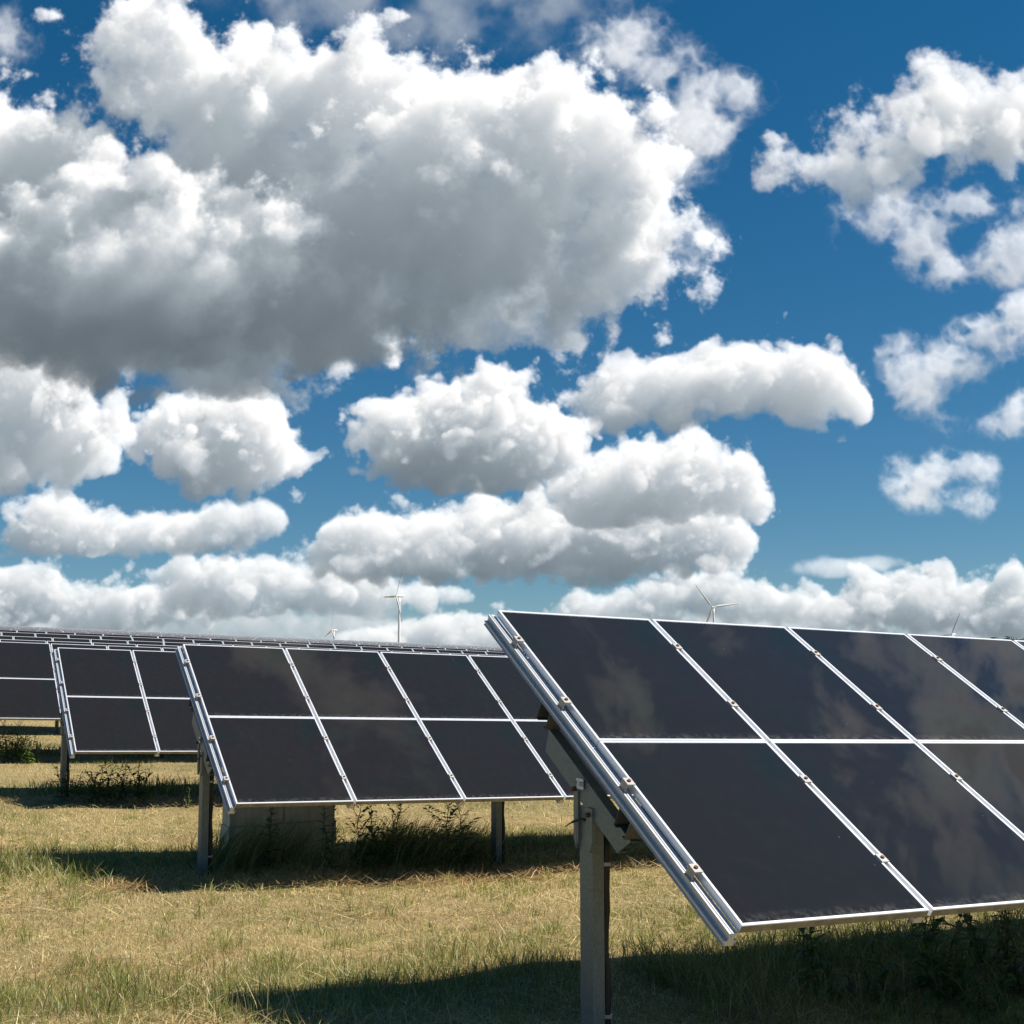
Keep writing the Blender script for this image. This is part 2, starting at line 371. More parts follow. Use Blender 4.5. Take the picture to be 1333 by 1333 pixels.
def m_glass():
    m, T, b = mat('thin_film_module_glass', .06, 0., .5)
    oc = objc(T); wp = geo(T)
    oi = T.add('ShaderNodeObjectInfo').outputs['Random']
    n = T.noise(oc, 1.6, 3, .5)
    base = T.ramp(n, [(.3, (.0125, .0130, .0108, 1)), (.55, (.0150, .0125, .0118, 1)), (.75, (.0105, .0140, .0122, 1))])
    # fine scribed cell lines of the thin film, running across the module
    wv = T.add('ShaderNodeTexWave', {'Vector': oc, 'Scale': 22., 'Distortion': 0., 'Detail': 0.}, wave_type='BANDS', bands_direction='X')
    line = T.ramp(wv.outputs[1], [(.0, g3(1.6)), (.10, g3(1))])
    base = T.mix(1., base, line, 'MULTIPLY')
    # dust film, streaks towards the lower edge and a few specks
    st = T.add('ShaderNodeMapping', {'Vector': wp, 'Scale': (14., 14., 3.)}).outputs[0]
    dust = T.ramp(T.noise(st, 1., 7, .7), [(.5, g3(0)), (.9, g3(.035))])
    vo = T.add('ShaderNodeTexVoronoi', {'Vector': wp, 'Scale': 5.5}, feature='F1')
    spk = T.math('MULTIPLY', T.math('LESS_THAN', vo.outputs['Distance'], .022), T.math('GREATER_THAN', T.add('ShaderNodeSeparateColor', {0: vo.outputs['Color']}).outputs[0], .45))
    low = T.add('ShaderNodeSeparateXYZ', {0: oc}).outputs[1]
    edge = T.math('MULTIPLY', T.ramp(T.math('MULTIPLY_ADD', low, -1/1.22, 0.), [(.94, g3(0)), (.985, g3(1))]), T.ramp(T.noise(st, 2.2, 5, .7), [(.45, g3(0)), (.7, g3(.4))]))
    dm = T.math('ADD', T.math('MAXIMUM', dust, T.math('MULTIPLY', spk, .5)), edge, clamp=True)
    col = T.mix(dm, base, (.20, .185, .165, 1))
    T.l.new(col, b.inputs['Base Color'])
    # interference tint of the coated glass: rose to green
    tn = T.noise(wp, 1.9, 4, .6, .6)
    T.l.new(T.ramp(tn, [(.36, (1., .64, .54, 1)), (.5, (.86, .74, .54, 1)), (.64, (.60, .95, .58, 1))]), b.inputs['Specular Tint'])
    T.l.new(T.math('MULTIPLY_ADD', T.noise(wp, 1.2, 2, .5), .02, .012), b.inputs['Roughness'])
    b.inputs['IOR'].default_value = 1.5
    return m
M_GLASS = m_glass()
def m_plain(name, col, rough=.6, metal=0., var=.15, scale=20, spec=.5):
    m, T, b = mat(name, rough, metal, spec)
    n = T.noise(objc(T), scale, 5, .6)
    T.l.new(T.ramp(n, [(.25, tuple(c*(1-var) for c in col)+(1,)), (.75, tuple(min(1, c*(1+var)) for c in col)+(1,))]), b.inputs['Base Color'])
    return m
M_CLAMP = m_plain('dull_clamp_metal', (.42, .40, .37), .5, .1, .12, 60)
M_BOLT = m_plain('rusty_bolt', (.12, .045, .025), .7, .3, .3, 200)
M_BLACK = m_plain('black_cable_conduit', (.012, .012, .013), .5)
M_STICKER = m_plain('white_sticker', (.72, .73, .76), .5, 0, .06, 60)
M_INK = m_plain('dark_ink', (.06, .07, .09), .6)
M_ALU_BROWN = m_plain('mottled_brown_aluminium', (.26, .24, .19), .6, .3, .45, 14)
M_BACK = m_plain('white_module_backsheet', (.45, .46, .47), .6)
M_STEELDARK = m_plain('weathered_purlin_steel', (.12, .125, .125), .6, .3, .2, 12)

# ============================================================ terrain
RH = np.array([.88214, .47101]); NH = np.array([-.47101, .88214])      # along the rows / across the rows
BP = np.array([-60, 0, 6.5, 12.5, 18, 24, 30, 36, 42, 48, 100, 125, 220, 500, 5000.])
BZ = np.array([-1.72, -1.80, -1.89, -2.03, -2.03, -1.99, -1.92, -1.80, -1.64, -1.50, -.58, -.62, -3.2, -9.0, -95.])
def ground(x, y):
    """height above the datum (the camera is at EYE)"""
    x = np.asarray(x, float); y = np.asarray(y, float)
    s = x*RH[0]+y*RH[1]; p = x*NH[0]+y*NH[1]
    se = 45*np.tanh((s-1.7)/45)
    return EYE+np.interp(p, BP, BZ)-.0402*se
def gbump(x, y):
    """mown sward: low ripples and hay swaths"""
    r = np.hypot(x, y)
    k = np.clip(1-r/60, 0, 1)
    b = .018*np.sin(x*2.1+1.3*np.sin(y*.9))+.014*np.sin(y*3.3+1.1*np.sin(x*1.7))+.012*np.sin(x*5.3+y*2.7)+.007*np.sin(x*9.1-y*7.3+np.sin(x*3))
    return b*k
def gz(x, y): return ground(x, y)+gbump(x, y)

def m_ground():
    m, T, b = mat('mown_meadow', .95, 0, .15)
    p = geo(T)
    big = T.noise(p, .55, 5, .6, .4); mid = T.noise(p, 3.2, 6, .65); fine = T.noise(p, 42, 6, .7)
    straw = T.ramp(fine, [(.3, (.12, .09, .04, 1)), (.5, (.33, .245, .115, 1)), (.72, (.55, .44, .23, 1))])
    green = T.ramp(fine, [(.3, (.025, .034, .010, 1)), (.5, (.085, .105, .026, 1)), (.75, (.17, .19, .055, 1))])
    f = T.math('ADD', T.math('MULTIPLY', big, .6), T.math('MULTIPLY', mid, .4))
    col = T.mix(T.ramp(f, [(.44, g3(0)), (.62, g3(.55))]), straw, green)
    T.l.new(col, b.inputs['Base Color'])
    bump(T, b, fine, .8, .03)
    return m
M_GROUND = m_ground()
def build_ground():
    def ax(lo, hi, near, n, k):
        t = np.linspace(-1, 1, n); g = np.sinh(t*k)/np.sinh(k)
        return np.where(g < 0, -g*lo, g*hi)+near
    X = ax(-6000, 6000, 0, 420, 8.6); Y = ax(-2500, 7000, 8, 420, 8.6)
    gx, gy = np.meshgrid(X, Y, indexing='ij')
    V = np.stack([gx, gy, gz(gx, gy)], -1).reshape(-1, 3)
    n, k = len(X), len(Y); i, j = np.meshgrid(np.arange(n-1), np.arange(k-1), indexing='ij')
    a = (i*k+j).ravel(); F_ = np.stack([a, a+k, a+k+1, a+1], 1)
    o = bpy.data.objects.new('ground', np_mesh('ground', V, F_.ravel(), np.full(len(a), 4), M_GROUND, smooth=True)); COL.objects.link(o)
    tag(o, 'mown dry grass field sloping gently down to the right', 'ground', kind='structure')
build_ground()

# ============================================================ solar tables
RV = Vector((.8814153, .47062473, -.04024215)).normalized()
DV = Vector((.38787945, -.7697908, -.50692372)); DV = (DV-RV*DV.dot(RV)).normalized()
NV = RV.cross(-DV).normalized()
ROT = Matrix((RV, -DV, NV)).transposed().to_4x4()       # local x along the row, y up the slope, z out of the glass
MH, FR, FT = 1.2214, .014, .036                         # module height on the slope, frame lip, frame depth
MW = 1.0
T0 = [Vector((-.08551, 6.71956, .15992+EYE)), Vector((-3.11571, 11.79589, -.04083+EYE)), Vector((-6.21786, 17.08064, -.10545+EYE))]

def module_meshes():
    """glass slab and its aluminium frame; local origin at the module's upper left corner"""
    g = .011; t = .002
    x0, x1, y0, y1 = g, MW-g, -MH+t, -t
    gm = MB(); gm.box(x0+.006, x1-.006, y0+.006, y1-.006, -.010, -.0025, 0)
    bk = MB(); bk.box(x0+.006, x1-.006, y0+.006, y1-.006, -.0135, -.0105, 0)
    fr = MB(); fr2 = MB()
    def bar(mb, a, b, c, d):           # a lipped frame bar with a slightly bevelled top
        e = .0015
        mb.hexa([(a, c, -FT), (b, c, -FT), (b, d, -FT), (a, d, -FT), (a, c, -e), (b, c, -e), (b, d, -e), (a, d, -e)])
        mb.hexa([(a, c, -e), (b, c, -e), (b, d, -e), (a, d, -e), (a+e, c+e, 0), (b-e, c+e, 0), (b-e, d-e, 0), (a+e, d-e, 0)])
    bar(fr, x0, x0+FR, y0+FR, y1-FR); bar(fr, x1-FR, x1, y0+FR, y1-FR)
    bar(fr, x0, x1, y0, y0+FR); bar(fr, x0, x1, y1-FR, y1)
    fr.box(x0+.0005, x1-.0005, y0-.0008, y0+.0004, -FT+.001, -.006, 1)      # darker mottled brown band on the lower side face
    gm2 = MB(); gm2.v, gm2.f, gm2.m = list(gm.v), list(gm.f), list(gm.m)
    both = MB(); both.box(x0+.006, x1-.006, y0+.006, y1-.006, -.012, -.0025, 0)
    i = len(both.v); both.v += fr.v; both.f += [tuple(q+i for q in f) for f in fr.f]; both.m += [1+q for q in fr.m]
    return gm.mesh('solar_module', [M_GLASS]), fr.mesh('frame', [M_ALU, M_ALU_BROWN]), bk.mesh('backsheet', [M_BACK]), both.mesh('solar_module', [M_GLASS, M_ALU, M_ALU_BROWN])
ME_GLASS, ME_FRAME, ME_BACK, ME_FAR = module_meshes()

RAIL_T, RAIL_B = -FT-.002, -FT-.062           # rail top and underside
def rail_mesh(tail=.004):
    """C-shaped rail with a slotted side; local x across, y along the slope"""
    w, f = .019, .031; t, b_ = RAIL_T, RAIL_B; c = b_+.024; mb = MB()
    pr = [(-w, t), (-.009, t), (-.009, t-.016), (-.004, t-.016), (-.004, t), (w, t), (w, t-.012), (w-.005, t-.016), (w-.005, c), (f, c), (f, c-.007), (f-.008, c-.010), (f-.008, b_+.004), (f, b_),
          (-f, b_), (-f+.008, b_+.004), (-f+.008, c-.010), (-f, c-.007), (-f, c), (-w+.005, c), (-w+.005, t-.016), (-w, t-.012)]
    mb.prism(pr, lambda p, q: (p, .012, q), lambda p, q: (p, -2*MH+tail, q))
    return mb.mesh('rail', [M_RAIL])
def clamp_mesh(end=False):
    mb = MB()
    if end:     # Z-shaped end clamp standing on the rail and gripping the frame
        mb.box(-.022, .020, -.025, .025, .0015, .0055, 0)
        mb.box(-.022, -.018, -.025, .025, RAIL_T-.002, .0010, 0)
        cx = -.002
    else:
        mb.box(-.021, .021, -.026, .026, .0015, .0055, 0); mb.box(-.008, .008, -.024, .024, -.030, .0010, 0); cx = 0
    pts = [(cx+.009*math.cos(a), .009*math.sin(a)) for a in [k*math.pi/3 for k in range(6)]]
    mb.prism(pts, lambda p, q: (p, q, .0068), lambda p, q: (p, q, .0125), 1)
    return mb.mesh('clamp', [M_CLAMP, M_BOLT])
ME_RAIL = rail_mesh(); ME_RAIL_IN = rail_mesh(.035); ME_CL = clamp_mesh(); ME_CLE = clamp_mesh(True)
CLAMP_J = (.315, .892, 1.540, 2.115)
PUR_T = RAIL_B-.006

def W(o, i, j, k):         # table coordinates -> world
    return o+RV*i+DV*j+NV*k
def table(o, c0, c1, posts, label, detail=3, name='solar_table', group='rows of solar panels on the field', endcap=True):
    """o: upper left corner of column 0; columns c0..c1-1"""
    base = W(o, c0+.1, 1.27, 0); base.z = float(ground(base.x, base.y))
    root = empty(name, base, label, 'solar panels', group)
    off = Matrix.Translation(-base)
    def loc(i, j, k=0.): return off @ Matrix.Translation(W(o, i, j, k)) @ ROT
    for c in range(c0, c1):
        for r in (0, 1):
            if detail >= 2:
                md = inst('solar_module', ME_GLASS, root, loc(c, r*MH))
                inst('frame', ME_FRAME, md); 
                if detail >= 3: inst('backsheet', ME_BACK, md)
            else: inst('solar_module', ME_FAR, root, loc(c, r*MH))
    for c in range(c0, c1+1):
        L_end, R_end = c == c0, c == c1
        if detail >= 1: inst('rail', ME_RAIL if (L_end or R_end) else ME_RAIL_IN, root, loc(c+(-.012 if L_end else .012 if R_end else 0), 0))
        if detail >= 2:
            for j in CLAMP_J:
                M = loc(c, j)
                if L_end: M = M @ Matrix.Translation((.0, 0, 0))
                if R_end: M = M @ Matrix.Rotation(math.pi, 4, 'Z')
                inst('clamp', ME_CLE if (L_end or R_end) else ME_CL, root, M)
    # two purlins along the row: open hat sections
    if detail >= 1:
        for j in (.785, 1.625):
            mb = MB(); t = PUR_T; h = .098; w = .052; e = .004
            pr = [(-w, t), (w, t), (w, t-h), (w-.022, t-h), (w-.022, t-h+e), (w-e, t-h+e), (w-e, t-e), (-w+e, t-e), (-w+e, t-h+e), (-w+.022, t-h+e), (-w+.022, t-h), (-w, t-h)]
            f = lambda ii: (lambda p, q: W(o, ii, j+p, q)-base)
            mb.prism(pr, f(c0-.028), f(c1+.028)); mb.build('purlin', M_STEELDARK, root)
    for q, (pi, foot) in enumerate(posts):
        add_post(root, base, o, pi, detail, q)
    return root

def add_post(root, base, o, pi, detail, q):
    """rafter, head bracket, post and cable conduit at row coordinate pi"""
    kt = PUR_T-.100; kb = kt-.108
    mb = MB(); e = .005; wd = .055       # rafter: a channel open to the right, ends cut level
    def P(i, j, k): return W(o, i, j, k)-base
    j0, j1 = .83, 1.69
    mb.hexa([P(pi, j0+.03, kb), P(pi+e, j0+.03, kb), P(pi+e, j1-.06, kb), P(pi, j1-.06, kb), P(pi, j0, kt), P(pi+e, j0, kt), P(pi+e, j1, kt), P(pi, j1, kt)])
    mb.hexa([P(pi+e, j0, kt-e), P(pi+wd, j0, kt-e), P(pi+wd, j1, kt-e), P(pi+e, j1, kt-e), P(pi+e, j0, kt), P(pi+wd, j0, kt), P(pi+wd, j1, kt), P(pi+e, j1, kt)])
    mb.hexa([P(pi+e, j0+.03, kb), P(pi+wd, j0+.03, kb), P(pi+wd, j1-.06, kb), P(pi+e, j1-.06, kb), P(pi+e, j0+.03, kb+e), P(pi+wd, j0+.03, kb+e), P(pi+wd, j1-.06, kb+e), P(pi+e, j1-.06, kb+e)])
    mb.build('rafter', M_GALV, root)
    # post: channel with lips, web facing the row's end
    top = W(o, pi, 1.30, kb+.0); gx, gy = top.x, top.y
    # horizontal axes
    a = Vector((RH[0], RH[1], 0)); b = Vector((-NH[0], -NH[1], 0))       # along row, towards the lower edge
    g = Vector((gx, gy, float(ground(gx, gy))-.25))
    tp = Vector((gx, gy, top.z))
    lean = RV.z*.0
    dp = .055; fl = .062; t = .004
    pr = [(0, -dp), (fl, -dp), (fl, -dp+.018), (fl-t, -dp+.018), (fl-t, -dp+t), (t, -dp+t), (t, dp-t), (fl-t, dp-t), (fl-t, dp-.018), (fl, dp-.018), (fl, dp), (0, dp)]
    pm = MB()
    pm.prism(pr, lambda p, q_: g+a*(p+.007)+b*q_-base, lambda p, q_: tp+a*(p+.007)+b*q_-base)
    po = pm.build('post', M_GALV, root)
    # head bracket: long plate with cut corners hugging the web, and its twin behind
    if detail >= 2:
        zt = tp.z
        def plate(x0, x1, y0, y1, z0, z1, ch):
            m_ = MB(); pts = [(y0, z0+ch), (y0+ch*.45, z0), (y1-ch*.45, z0), (y1, z0+ch), (y1, z1), (y0, z1)]
            m_.prism(pts, lambda p, q_: tp+a*x0+b*p-base+Vector((0, 0, q_)), lambda p, q_: tp+a*x1+b*p-base+Vector((0, 0, q_)))
            return m_
        br = plate(-.008, .0065, -.085, -.045, -.20, .105, .05).build('bracket', M_GALV, root)
        br2 = plate(-.012, .0065, .030, .085, -.20, -.0, .05).build('bracket', M_GALV, root)
        for (y, z) in ((-.065, .075), (.057, -.03)):
            mbb = MB(); pts = [(.012*math.cos(k*math.pi/3), .012*math.sin(k*math.pi/3)) for k in range(6)]
            mbb.prism(pts, lambda p, q_: tp+a*(-.026)+b*(y+p)-base+Vector((0, 0, z+q_)), lambda p, q_: tp+a*(-.0085)+b*(y+p)-base+Vector((0, 0, z+q_)))
            mbb.build('bolt', M_BOLT, root)
        # cable conduit strapped inside the post
        cb = MB(); n = 14
        pts = [tp+a*(.090+.004*math.sin(k*1.9))+b*(.035+.008*math.sin(k*.9))-base+Vector((0, 0, -.10-(tp.z-g.z-.14)*k/n)) for k in range(n+1)]
        cb.tube(pts, .019, 10); cb.build('cable_conduit', M_BLACK, root, True)
        if q == 0:
            for f_ in (.07, .55):
                st = MB(); c_ = tp+a*.090+b*.038+Vector((0, 0, -.16-(tp.z-g.z)*f_))-base
                st.box(c_.x-.022, c_.x+.022, c_.y-.024, c_.y+.024, c_.z-.008, c_.z+.008); st.build('strap', M_CLAMP, root)
    if detail >= 3 and q == 0:
        # black cable end poking out of the post head
        cc = MB(); pts = []
        for k in range(9):
            t_ = k/8; pts.append(tp+a*(-.012-.03*t_)+b*(.03-.13*t_)+Vector((0, 0, -.055-.045*t_*t_))-base)
        cc.tube(pts, [.007]*3+[.006]*3+[.003]*3, 8); cc.build('cable', M_BLACK, root, True)
        # number sticker on the rafter
        k0 = kt-.065
        lb = MB()
        def S(u, v, h): return W(o, pi-.010-h, 1.165, k0)-base+b*(u*.8+.036)+Vector((0, 0, v-.03))
        lb.hexa([S(0, 0, .001), S(.078, 0, .001), S(.078, .05, .001), S(0, .05, .001), S(0, 0, .003), S(.078, 0, .003), S(.078, .05, .003), S(0, .05, .003)])
        lo = lb.build('sticker', M_STICKER, root)
        cu = bpy.data.curves.new('lettering', 'FONT'); cu.body = 'P 102'; cu.size = .030; cu.extrude = .0004; cu.align_x = 'CENTER'; cu.align_y = 'CENTER'
        tx = bpy.data.objects.new('tmp', cu); COL.objects.link(tx)
        me = bpy.data.meshes.new_from_object(tx); bpy.data.objects.remove(tx)
        me.materials.clear(); me.materials.append(M_INK)
        c = S(.039, .025, .0038)
        zax = -a; Mx = Matrix((b, Vector((0, 0, 1)), zax)).transposed().to_4x4()
        Mx = Matrix.Translation(c) @ Mx
        t_ = inst('lettering', me, lo, Mx)

table(T0[0], 0, 8, [(.0, 0), (3.1, 0), (6.0, 0)], 'nearest row of dark framed solar panels, cut off by the right side of the photo', 3)
table(T0[1], 0, 9, [(.0, 0), (2.85, 0), (5.7, 0), (8.55, 0)], 'second row of dark solar panels, standing over the beige ribbed cabinet', 3)
table(T0[2], 0, 12, [(.0, 0), (2.85, 0), (5.7, 0), (8.55, 0)], 'third row of dark solar panels, its left end ahead of weeds at far left', 2)
ORD = ['fourth', 'fifth', 'sixth', 'seventh', 'eighth', 'ninth', 'tenth', 'eleventh', 'twelfth', 'thirteenth', 'fourteenth', 'fifteenth', 'sixteenth', 'seventeenth']
NF = 14
for q in range(NF):
    k = q+1
    dxy = Vector((NH[0], NH[1], 0))*(6.02*k)+Vector((RH[0], RH[1], 0))*(-.255*k+(0 if k < 3 else .22*math.sin(k*2.7)))
    o = T0[2]+dxy
    # columns that fall inside the picture
    def colat(px):
        d = (px-666.5)/1618.9
        # intersect ray (d,1) with the line o + t*RH
        A = np.array([[d, -RH[0]], [1, -RH[1]]]); t = np.linalg.solve(A, np.array([o.x, o.y])); return t[1]
    c0, c1 = int(math.floor(colat(-50)))-1, int(math.ceil(colat(690)))+1
    if q == 0: c0 = -3
    po = o+RV*0
    z = float(ground(o.x, o.y))+1.985
    o.z = z
    posts = [(c0+.3+2.85*i, 0) for i in range(int((c1-c0)/2.85)+1)]
    if q == 0: posts = [(-.07, 0), (2.78, 0), (5.63, 0), (8.48, 0)]
    lab = ORD[q]+' row of solar panels back from the camera' + (', only upper frames showing' if q else ', crossing the left photo edge')
    if q == NF-1: lab = 'farthest row of solar panels, along the top of the rise'
    table(o, c0, c1, posts if q < 4 else [], lab, 2 if q == 0 else (1 if q < 5 else 0))

# ============================================================ cable cabinet, turbines, trees
def ray(px, py):
    u, v = (px-666.5)/F, (py-666.5)/F
    return Vector((u, CT+ST*v, ST-CT*v))
def at(px, py):
    """point of the meadow seen at this spot of the photograph (used once, to survey the site)"""
    d = ray(px, py); o = Vector((0, 0, EYE)); t = 2.
    for _ in range(4000):
        p = o+d*t
        if p.z < float(gz(p.x, p.y)): break
        t += .01+t*.002
    return Vector((p.x, p.y, float(gz(p.x, p.y))))

def cabinet():
    m, T, b = mat('beige_moulded_cabinet', .7)
    p = geo(T); n = T.noise(p, 5, 6, .65); s_ = T.noise(T.add('ShaderNodeMapping', {'Vector': p, 'Scale': (18, 18, 1.5)}).outputs[0], 1, 5, .6)
    T.l.new(T.ramp(T.math('ADD', T.math('MULTIPLY', n, .5), T.math('MULTIPLY', s_, .5)), [(.35, (.44, .38, .27, 1)), (.6, (.70, .62, .47, 1))]), b.inputs['Base Color'])
    o = at(297, 1118); a = Vector((RH[0], RH[1], 0)); k = Vector((NH[0], NH[1], 0)); g = float(ground(o.x, o.y))-.03; o.z = g
    M = Matrix((a, k, Vector((0, 0, 1)))).transposed().to_4x4()
    r = empty('cable_cabinet', o, 'low beige cable cabinet with ribbed doors under the second row of panels', 'cabinet')
    W_, D_, H_ = 1.10, .30, .80
    q = MB(); q.box(-.0, W_, 0, D_, 0, .30, 0, M); q.build('plinth', m, r)
    q = MB(); q.box(.012, W_-.012, .012, D_-.012, .302, H_-.05, 0, M)
    q.build('body', m, r)
    for x0 in (.02, W_/2+.004):
        d_ = MB(); w = W_/2-.024
        d_.box(x0, x0+w, -.004, .010, .31, H_-.055, 0, M)
        y = -.004
        nrib = 9
        for i in range(nrib):
            xx = x0+.02+(w-.04)*i/(nrib-1)
            d_.box(xx-.012, xx+.012, y-.012, y-.0005, .50, H_-.075, 0, M)
        do = d_.build('door', m, r)
    q = MB(); q.hexa([M @ Vector(c) for c in ((-.02, -.03, H_-.048), (W_+.02, -.03, H_-.048), (W_+.02, D_+.02, H_-.048), (-.02, D_+.02, H_-.048), (0, -.005, H_), (W_, -.005, H_), (W_, D_, H_+.015), (0, D_, H_+.015))])
    q.build('roof', m, r)
    for c in ((0, 0), (W_, 0), (0, D_), (W_, D_)):
        P = M @ Vector((c[0], c[1], H_))+o; kk = (P-T0[1]).dot(NV)
        print('cabinet clearance', round(kk, 3))
cabinet()

M_TURB = m_plain('white_turbine_paint', (.72, .73, .73), .5, 0, .03, 2)
M_RED = m_plain('red_blade_band', (.55, .05, .05), .5, 0, .05, 2)
def turbine(px, py, D, yaw, rot, label, L=45., bands=False):
    d = ray(px, py); d = d/math.hypot(d.x, d.y); hub = Vector((0, 0, EYE))+d*D
    gz_ = float(ground(hub.x, hub.y))-1; yaw = math.radians(yaw)
    vx = Vector((d.y, -d.x, 0)).normalized(); vy = Vector((d.x, d.y, 0)).normalized()
    ax = (-vx*math.sin(yaw)-vy*math.cos(yaw)); h = (vx*math.cos(yaw)-vy*math.sin(yaw)); up = Vector((0, 0, 1))
    tw = hub-ax*5.; base = Vector((tw.x, tw.y, gz_))
    r = empty('wind_turbine', base, label, 'wind turbine', 'wind turbines on the horizon')
    k = L/45.
    t = MB(); n = 10; t.tube([(0, 0, (hub.z-gz_-1.6*k)*i/n) for i in range(n+1)], [(2.35-1.0*i/n)*k for i in range(n+1)], 20); t.build('tower', M_TURB, r, True)
    t = MB(); H0 = hub-base
    prof = [(0, 1.5), (.15, 1.75), (.5, 1.9), (.85, 1.7), (1, 1.2)]
    t.tube([H0-ax*(1.5+10.5*a_)*k for a_, _ in prof], [b_*k for _, b_ in prof], 14); t.build('nacelle', M_TURB, r, True)
    t = MB(); t.tube([H0+ax*x*k for x in (-1.4, -.5, .6, 1.5, 2.1)], [1.5*k, 1.6*k, 1.45*k, .9*k, .15*k], 14); hb = t.build('hub', M_TURB, r, True)
    for j in range(3):
        an = math.radians(rot+120*j); u = h*math.sin(an)+up*math.cos(an); w = (up*math.sin(an)*-1+h*math.cos(an))
        t = MB(); N = 16; sec = []
        for i in range(N+1):
            f = i/N; c = (1.7 if f < .05 else 3.6-(f-.2)*3.3 if f > .2 else 1.7+(f-.05)/.15*1.9)*k*(1 if f < .97 else .45)
            c = max(c, .35*k); tk = c*(.55 if f < .06 else .20-.1*f)
            tw_ = math.radians(16*(1-f)+4); e1 = w*math.cos(tw_)+ax*math.sin(tw_); e2 = ax*math.cos(tw_)-w*math.sin(tw_)
            cc = H0+u*(1.0*k+f*L)+ax*(.6*k)
            sec.append([cc+e1*(.35*c)+e2*0, cc+e1*(.1*c)+e2*tk*.5, cc-e1*(.62*c), cc+e1*(.1*c)-e2*tk*.5])
        i0 = 0
        for s_ in sec: t.v += [tuple(p) for p in s_]
        for i in range(N):
            f = (i+.5)/N; mi = 1 if bands and (f > .90 or .72 < f < .81) else 0
            for q in range(4): t.f.append((i*4+q, i*4+(q+1) % 4, i*4+4+(q+1) % 4, i*4+4+q)); t.m.append(mi)
        t.f.append((0, 1, 2, 3)); t.m.append(0); t.f.append(tuple(N*4+q for q in range(4))); t.m.append(1 if bands else 0)
        t.build('blade', [M_TURB, M_RED], r, True)
turbine(516, 776, 1850, 66, 30, 'white wind turbine with red banded blade, tallest of the four on the horizon', 45, True)
turbine(432, 820.5, 2700, 70, 12, 'small pale wind turbine far off, left of the tall white one', 45)
turbine(927.5, 790.5, 2000, 20, -37, 'grey wind turbine with spread blades above the nearest panel row', 45)
turbine(1239, 826, 2500, 35, 26, 'wind turbine at far right with a single dark blade showing over the panels', 45)

def m_leaf(name, dark, light):
    m = bpy.data.materials.new(name); m.use_nodes = True; T = NT(m.node_tree); T.n.clear()
    c = T.add('ShaderNodeVertexColor', layer_name='tint').outputs[0]
    n = T.noise(geo(T), 30, 3, .6)
    col = T.mix(n, dark+(1,), light+(1,)); col = T.mix(1., col, c, 'MULTIPLY')
    d = T.add('ShaderNodeBsdfDiffuse', {'Color': col}); t = T.add('ShaderNodeBsdfTranslucent', {'Color': col})
    g = T.add('ShaderNodeBsdfGlossy', {'Color': (1, 1, 1, 1), 'Roughness': .45})
    a = T.add('ShaderNodeMixShader', {0: .38, 1: d.outputs[0], 2: t.outputs[0]})
    b = T.add('ShaderNodeMixShader', {0: .035, 1: a.outputs[0], 2: g.outputs[0]})
    T.add('ShaderNodeOutputMaterial', {0: b.outputs[0]})
    return m
M_LEAF = m_leaf('weed_leaf', (.065, .12, .025), (.16, .25, .055))
M_TREE = m_leaf('tree_leaf', (.03, .05, .018), (.06, .09, .03))
M_STEM = m_plain('weed_stem', (.10, .11, .04), .7)
M_BARK = m_plain('bark', (.10, .08, .06), .9)
M_GRASS = m_leaf('grass_blade', (.80, .80, .78), (1.15, 1.15, 1.1))

def tree(px, D, top, label, seed):
    rng = np.random.default_rng(seed); d = ray(px, 832); d = d/math.hypot(d.x, d.y); p = Vector((0, 0, 0))+d*D
    g = float(ground(p.x, p.y)); base = Vector((p.x, p.y, g)); H = EYE+top-g
    r = empty('field_tree', base, label, 'tree', 'trees on the far field edge')
    t = MB(); t.tube([(0, 0, -.3), (.1, 0, H*.3), (-.1, .1, H*.6), (0, 0, H*.85)], [.3, .22, .14, .05], 8)
    for k in range(6):
        a = rng.random()*6.28; z = H*(.3+.08*k); t.tube([(0, 0, z), (math.cos(a)*H*.15, math.sin(a)*H*.15, z+H*.12), (math.cos(a)*H*.25, math.sin(a)*H*.25, z+H*.2)], [.1, .06, .02], 6)
    t.build('trunk', M_BARK, r, True)
    n = 1500; cl = rng.normal(size=(14, 3))*np.array([.22, .22, .16])*H+np.array([0, 0, .62*H])
    c = cl[rng.integers(0, 14, n)]+rng.normal(size=(n, 3))*H*.07; c[:, 2] = np.minimum(c[:, 2], H)
    e1 = rng.normal(size=(n, 3)); e1 /= np.linalg.norm(e1, axis=1)[:, None]; e2 = np.cross(e1, rng.normal(size=(n, 3))); e2 /= np.linalg.norm(e2, axis=1)[:, None]
    s_ = H*.022*(1+rng.random((n, 1))); V = np.stack([c-e1*s_, c+e2*s_*.6, c+e1*s_, c-e2*s_*.6], 1).reshape(-1, 3)
    cols = np.repeat(rng.uniform(.7, 1.2, (n, 1)), 4, 0)*np.ones(3)
    inst('crown', np_mesh('crown', V, np.arange(4*n), np.full(n, 4), M_TREE, cols), r)
for i, (px, D, top, lb) in enumerate([(1296, 330, .5, 'small round dark tree far off, above the right end of the nearest row'), (1312, 340, .75, 'dark bushy tree far off, second from the right photo edge'),
        (1330, 335, .9, 'tallest dark tree far off, at the right photo edge'), (1350, 345, .7, 'distant dark tree at the end of the far field edge')]):
    tree(px, D, top, lb, i+3)

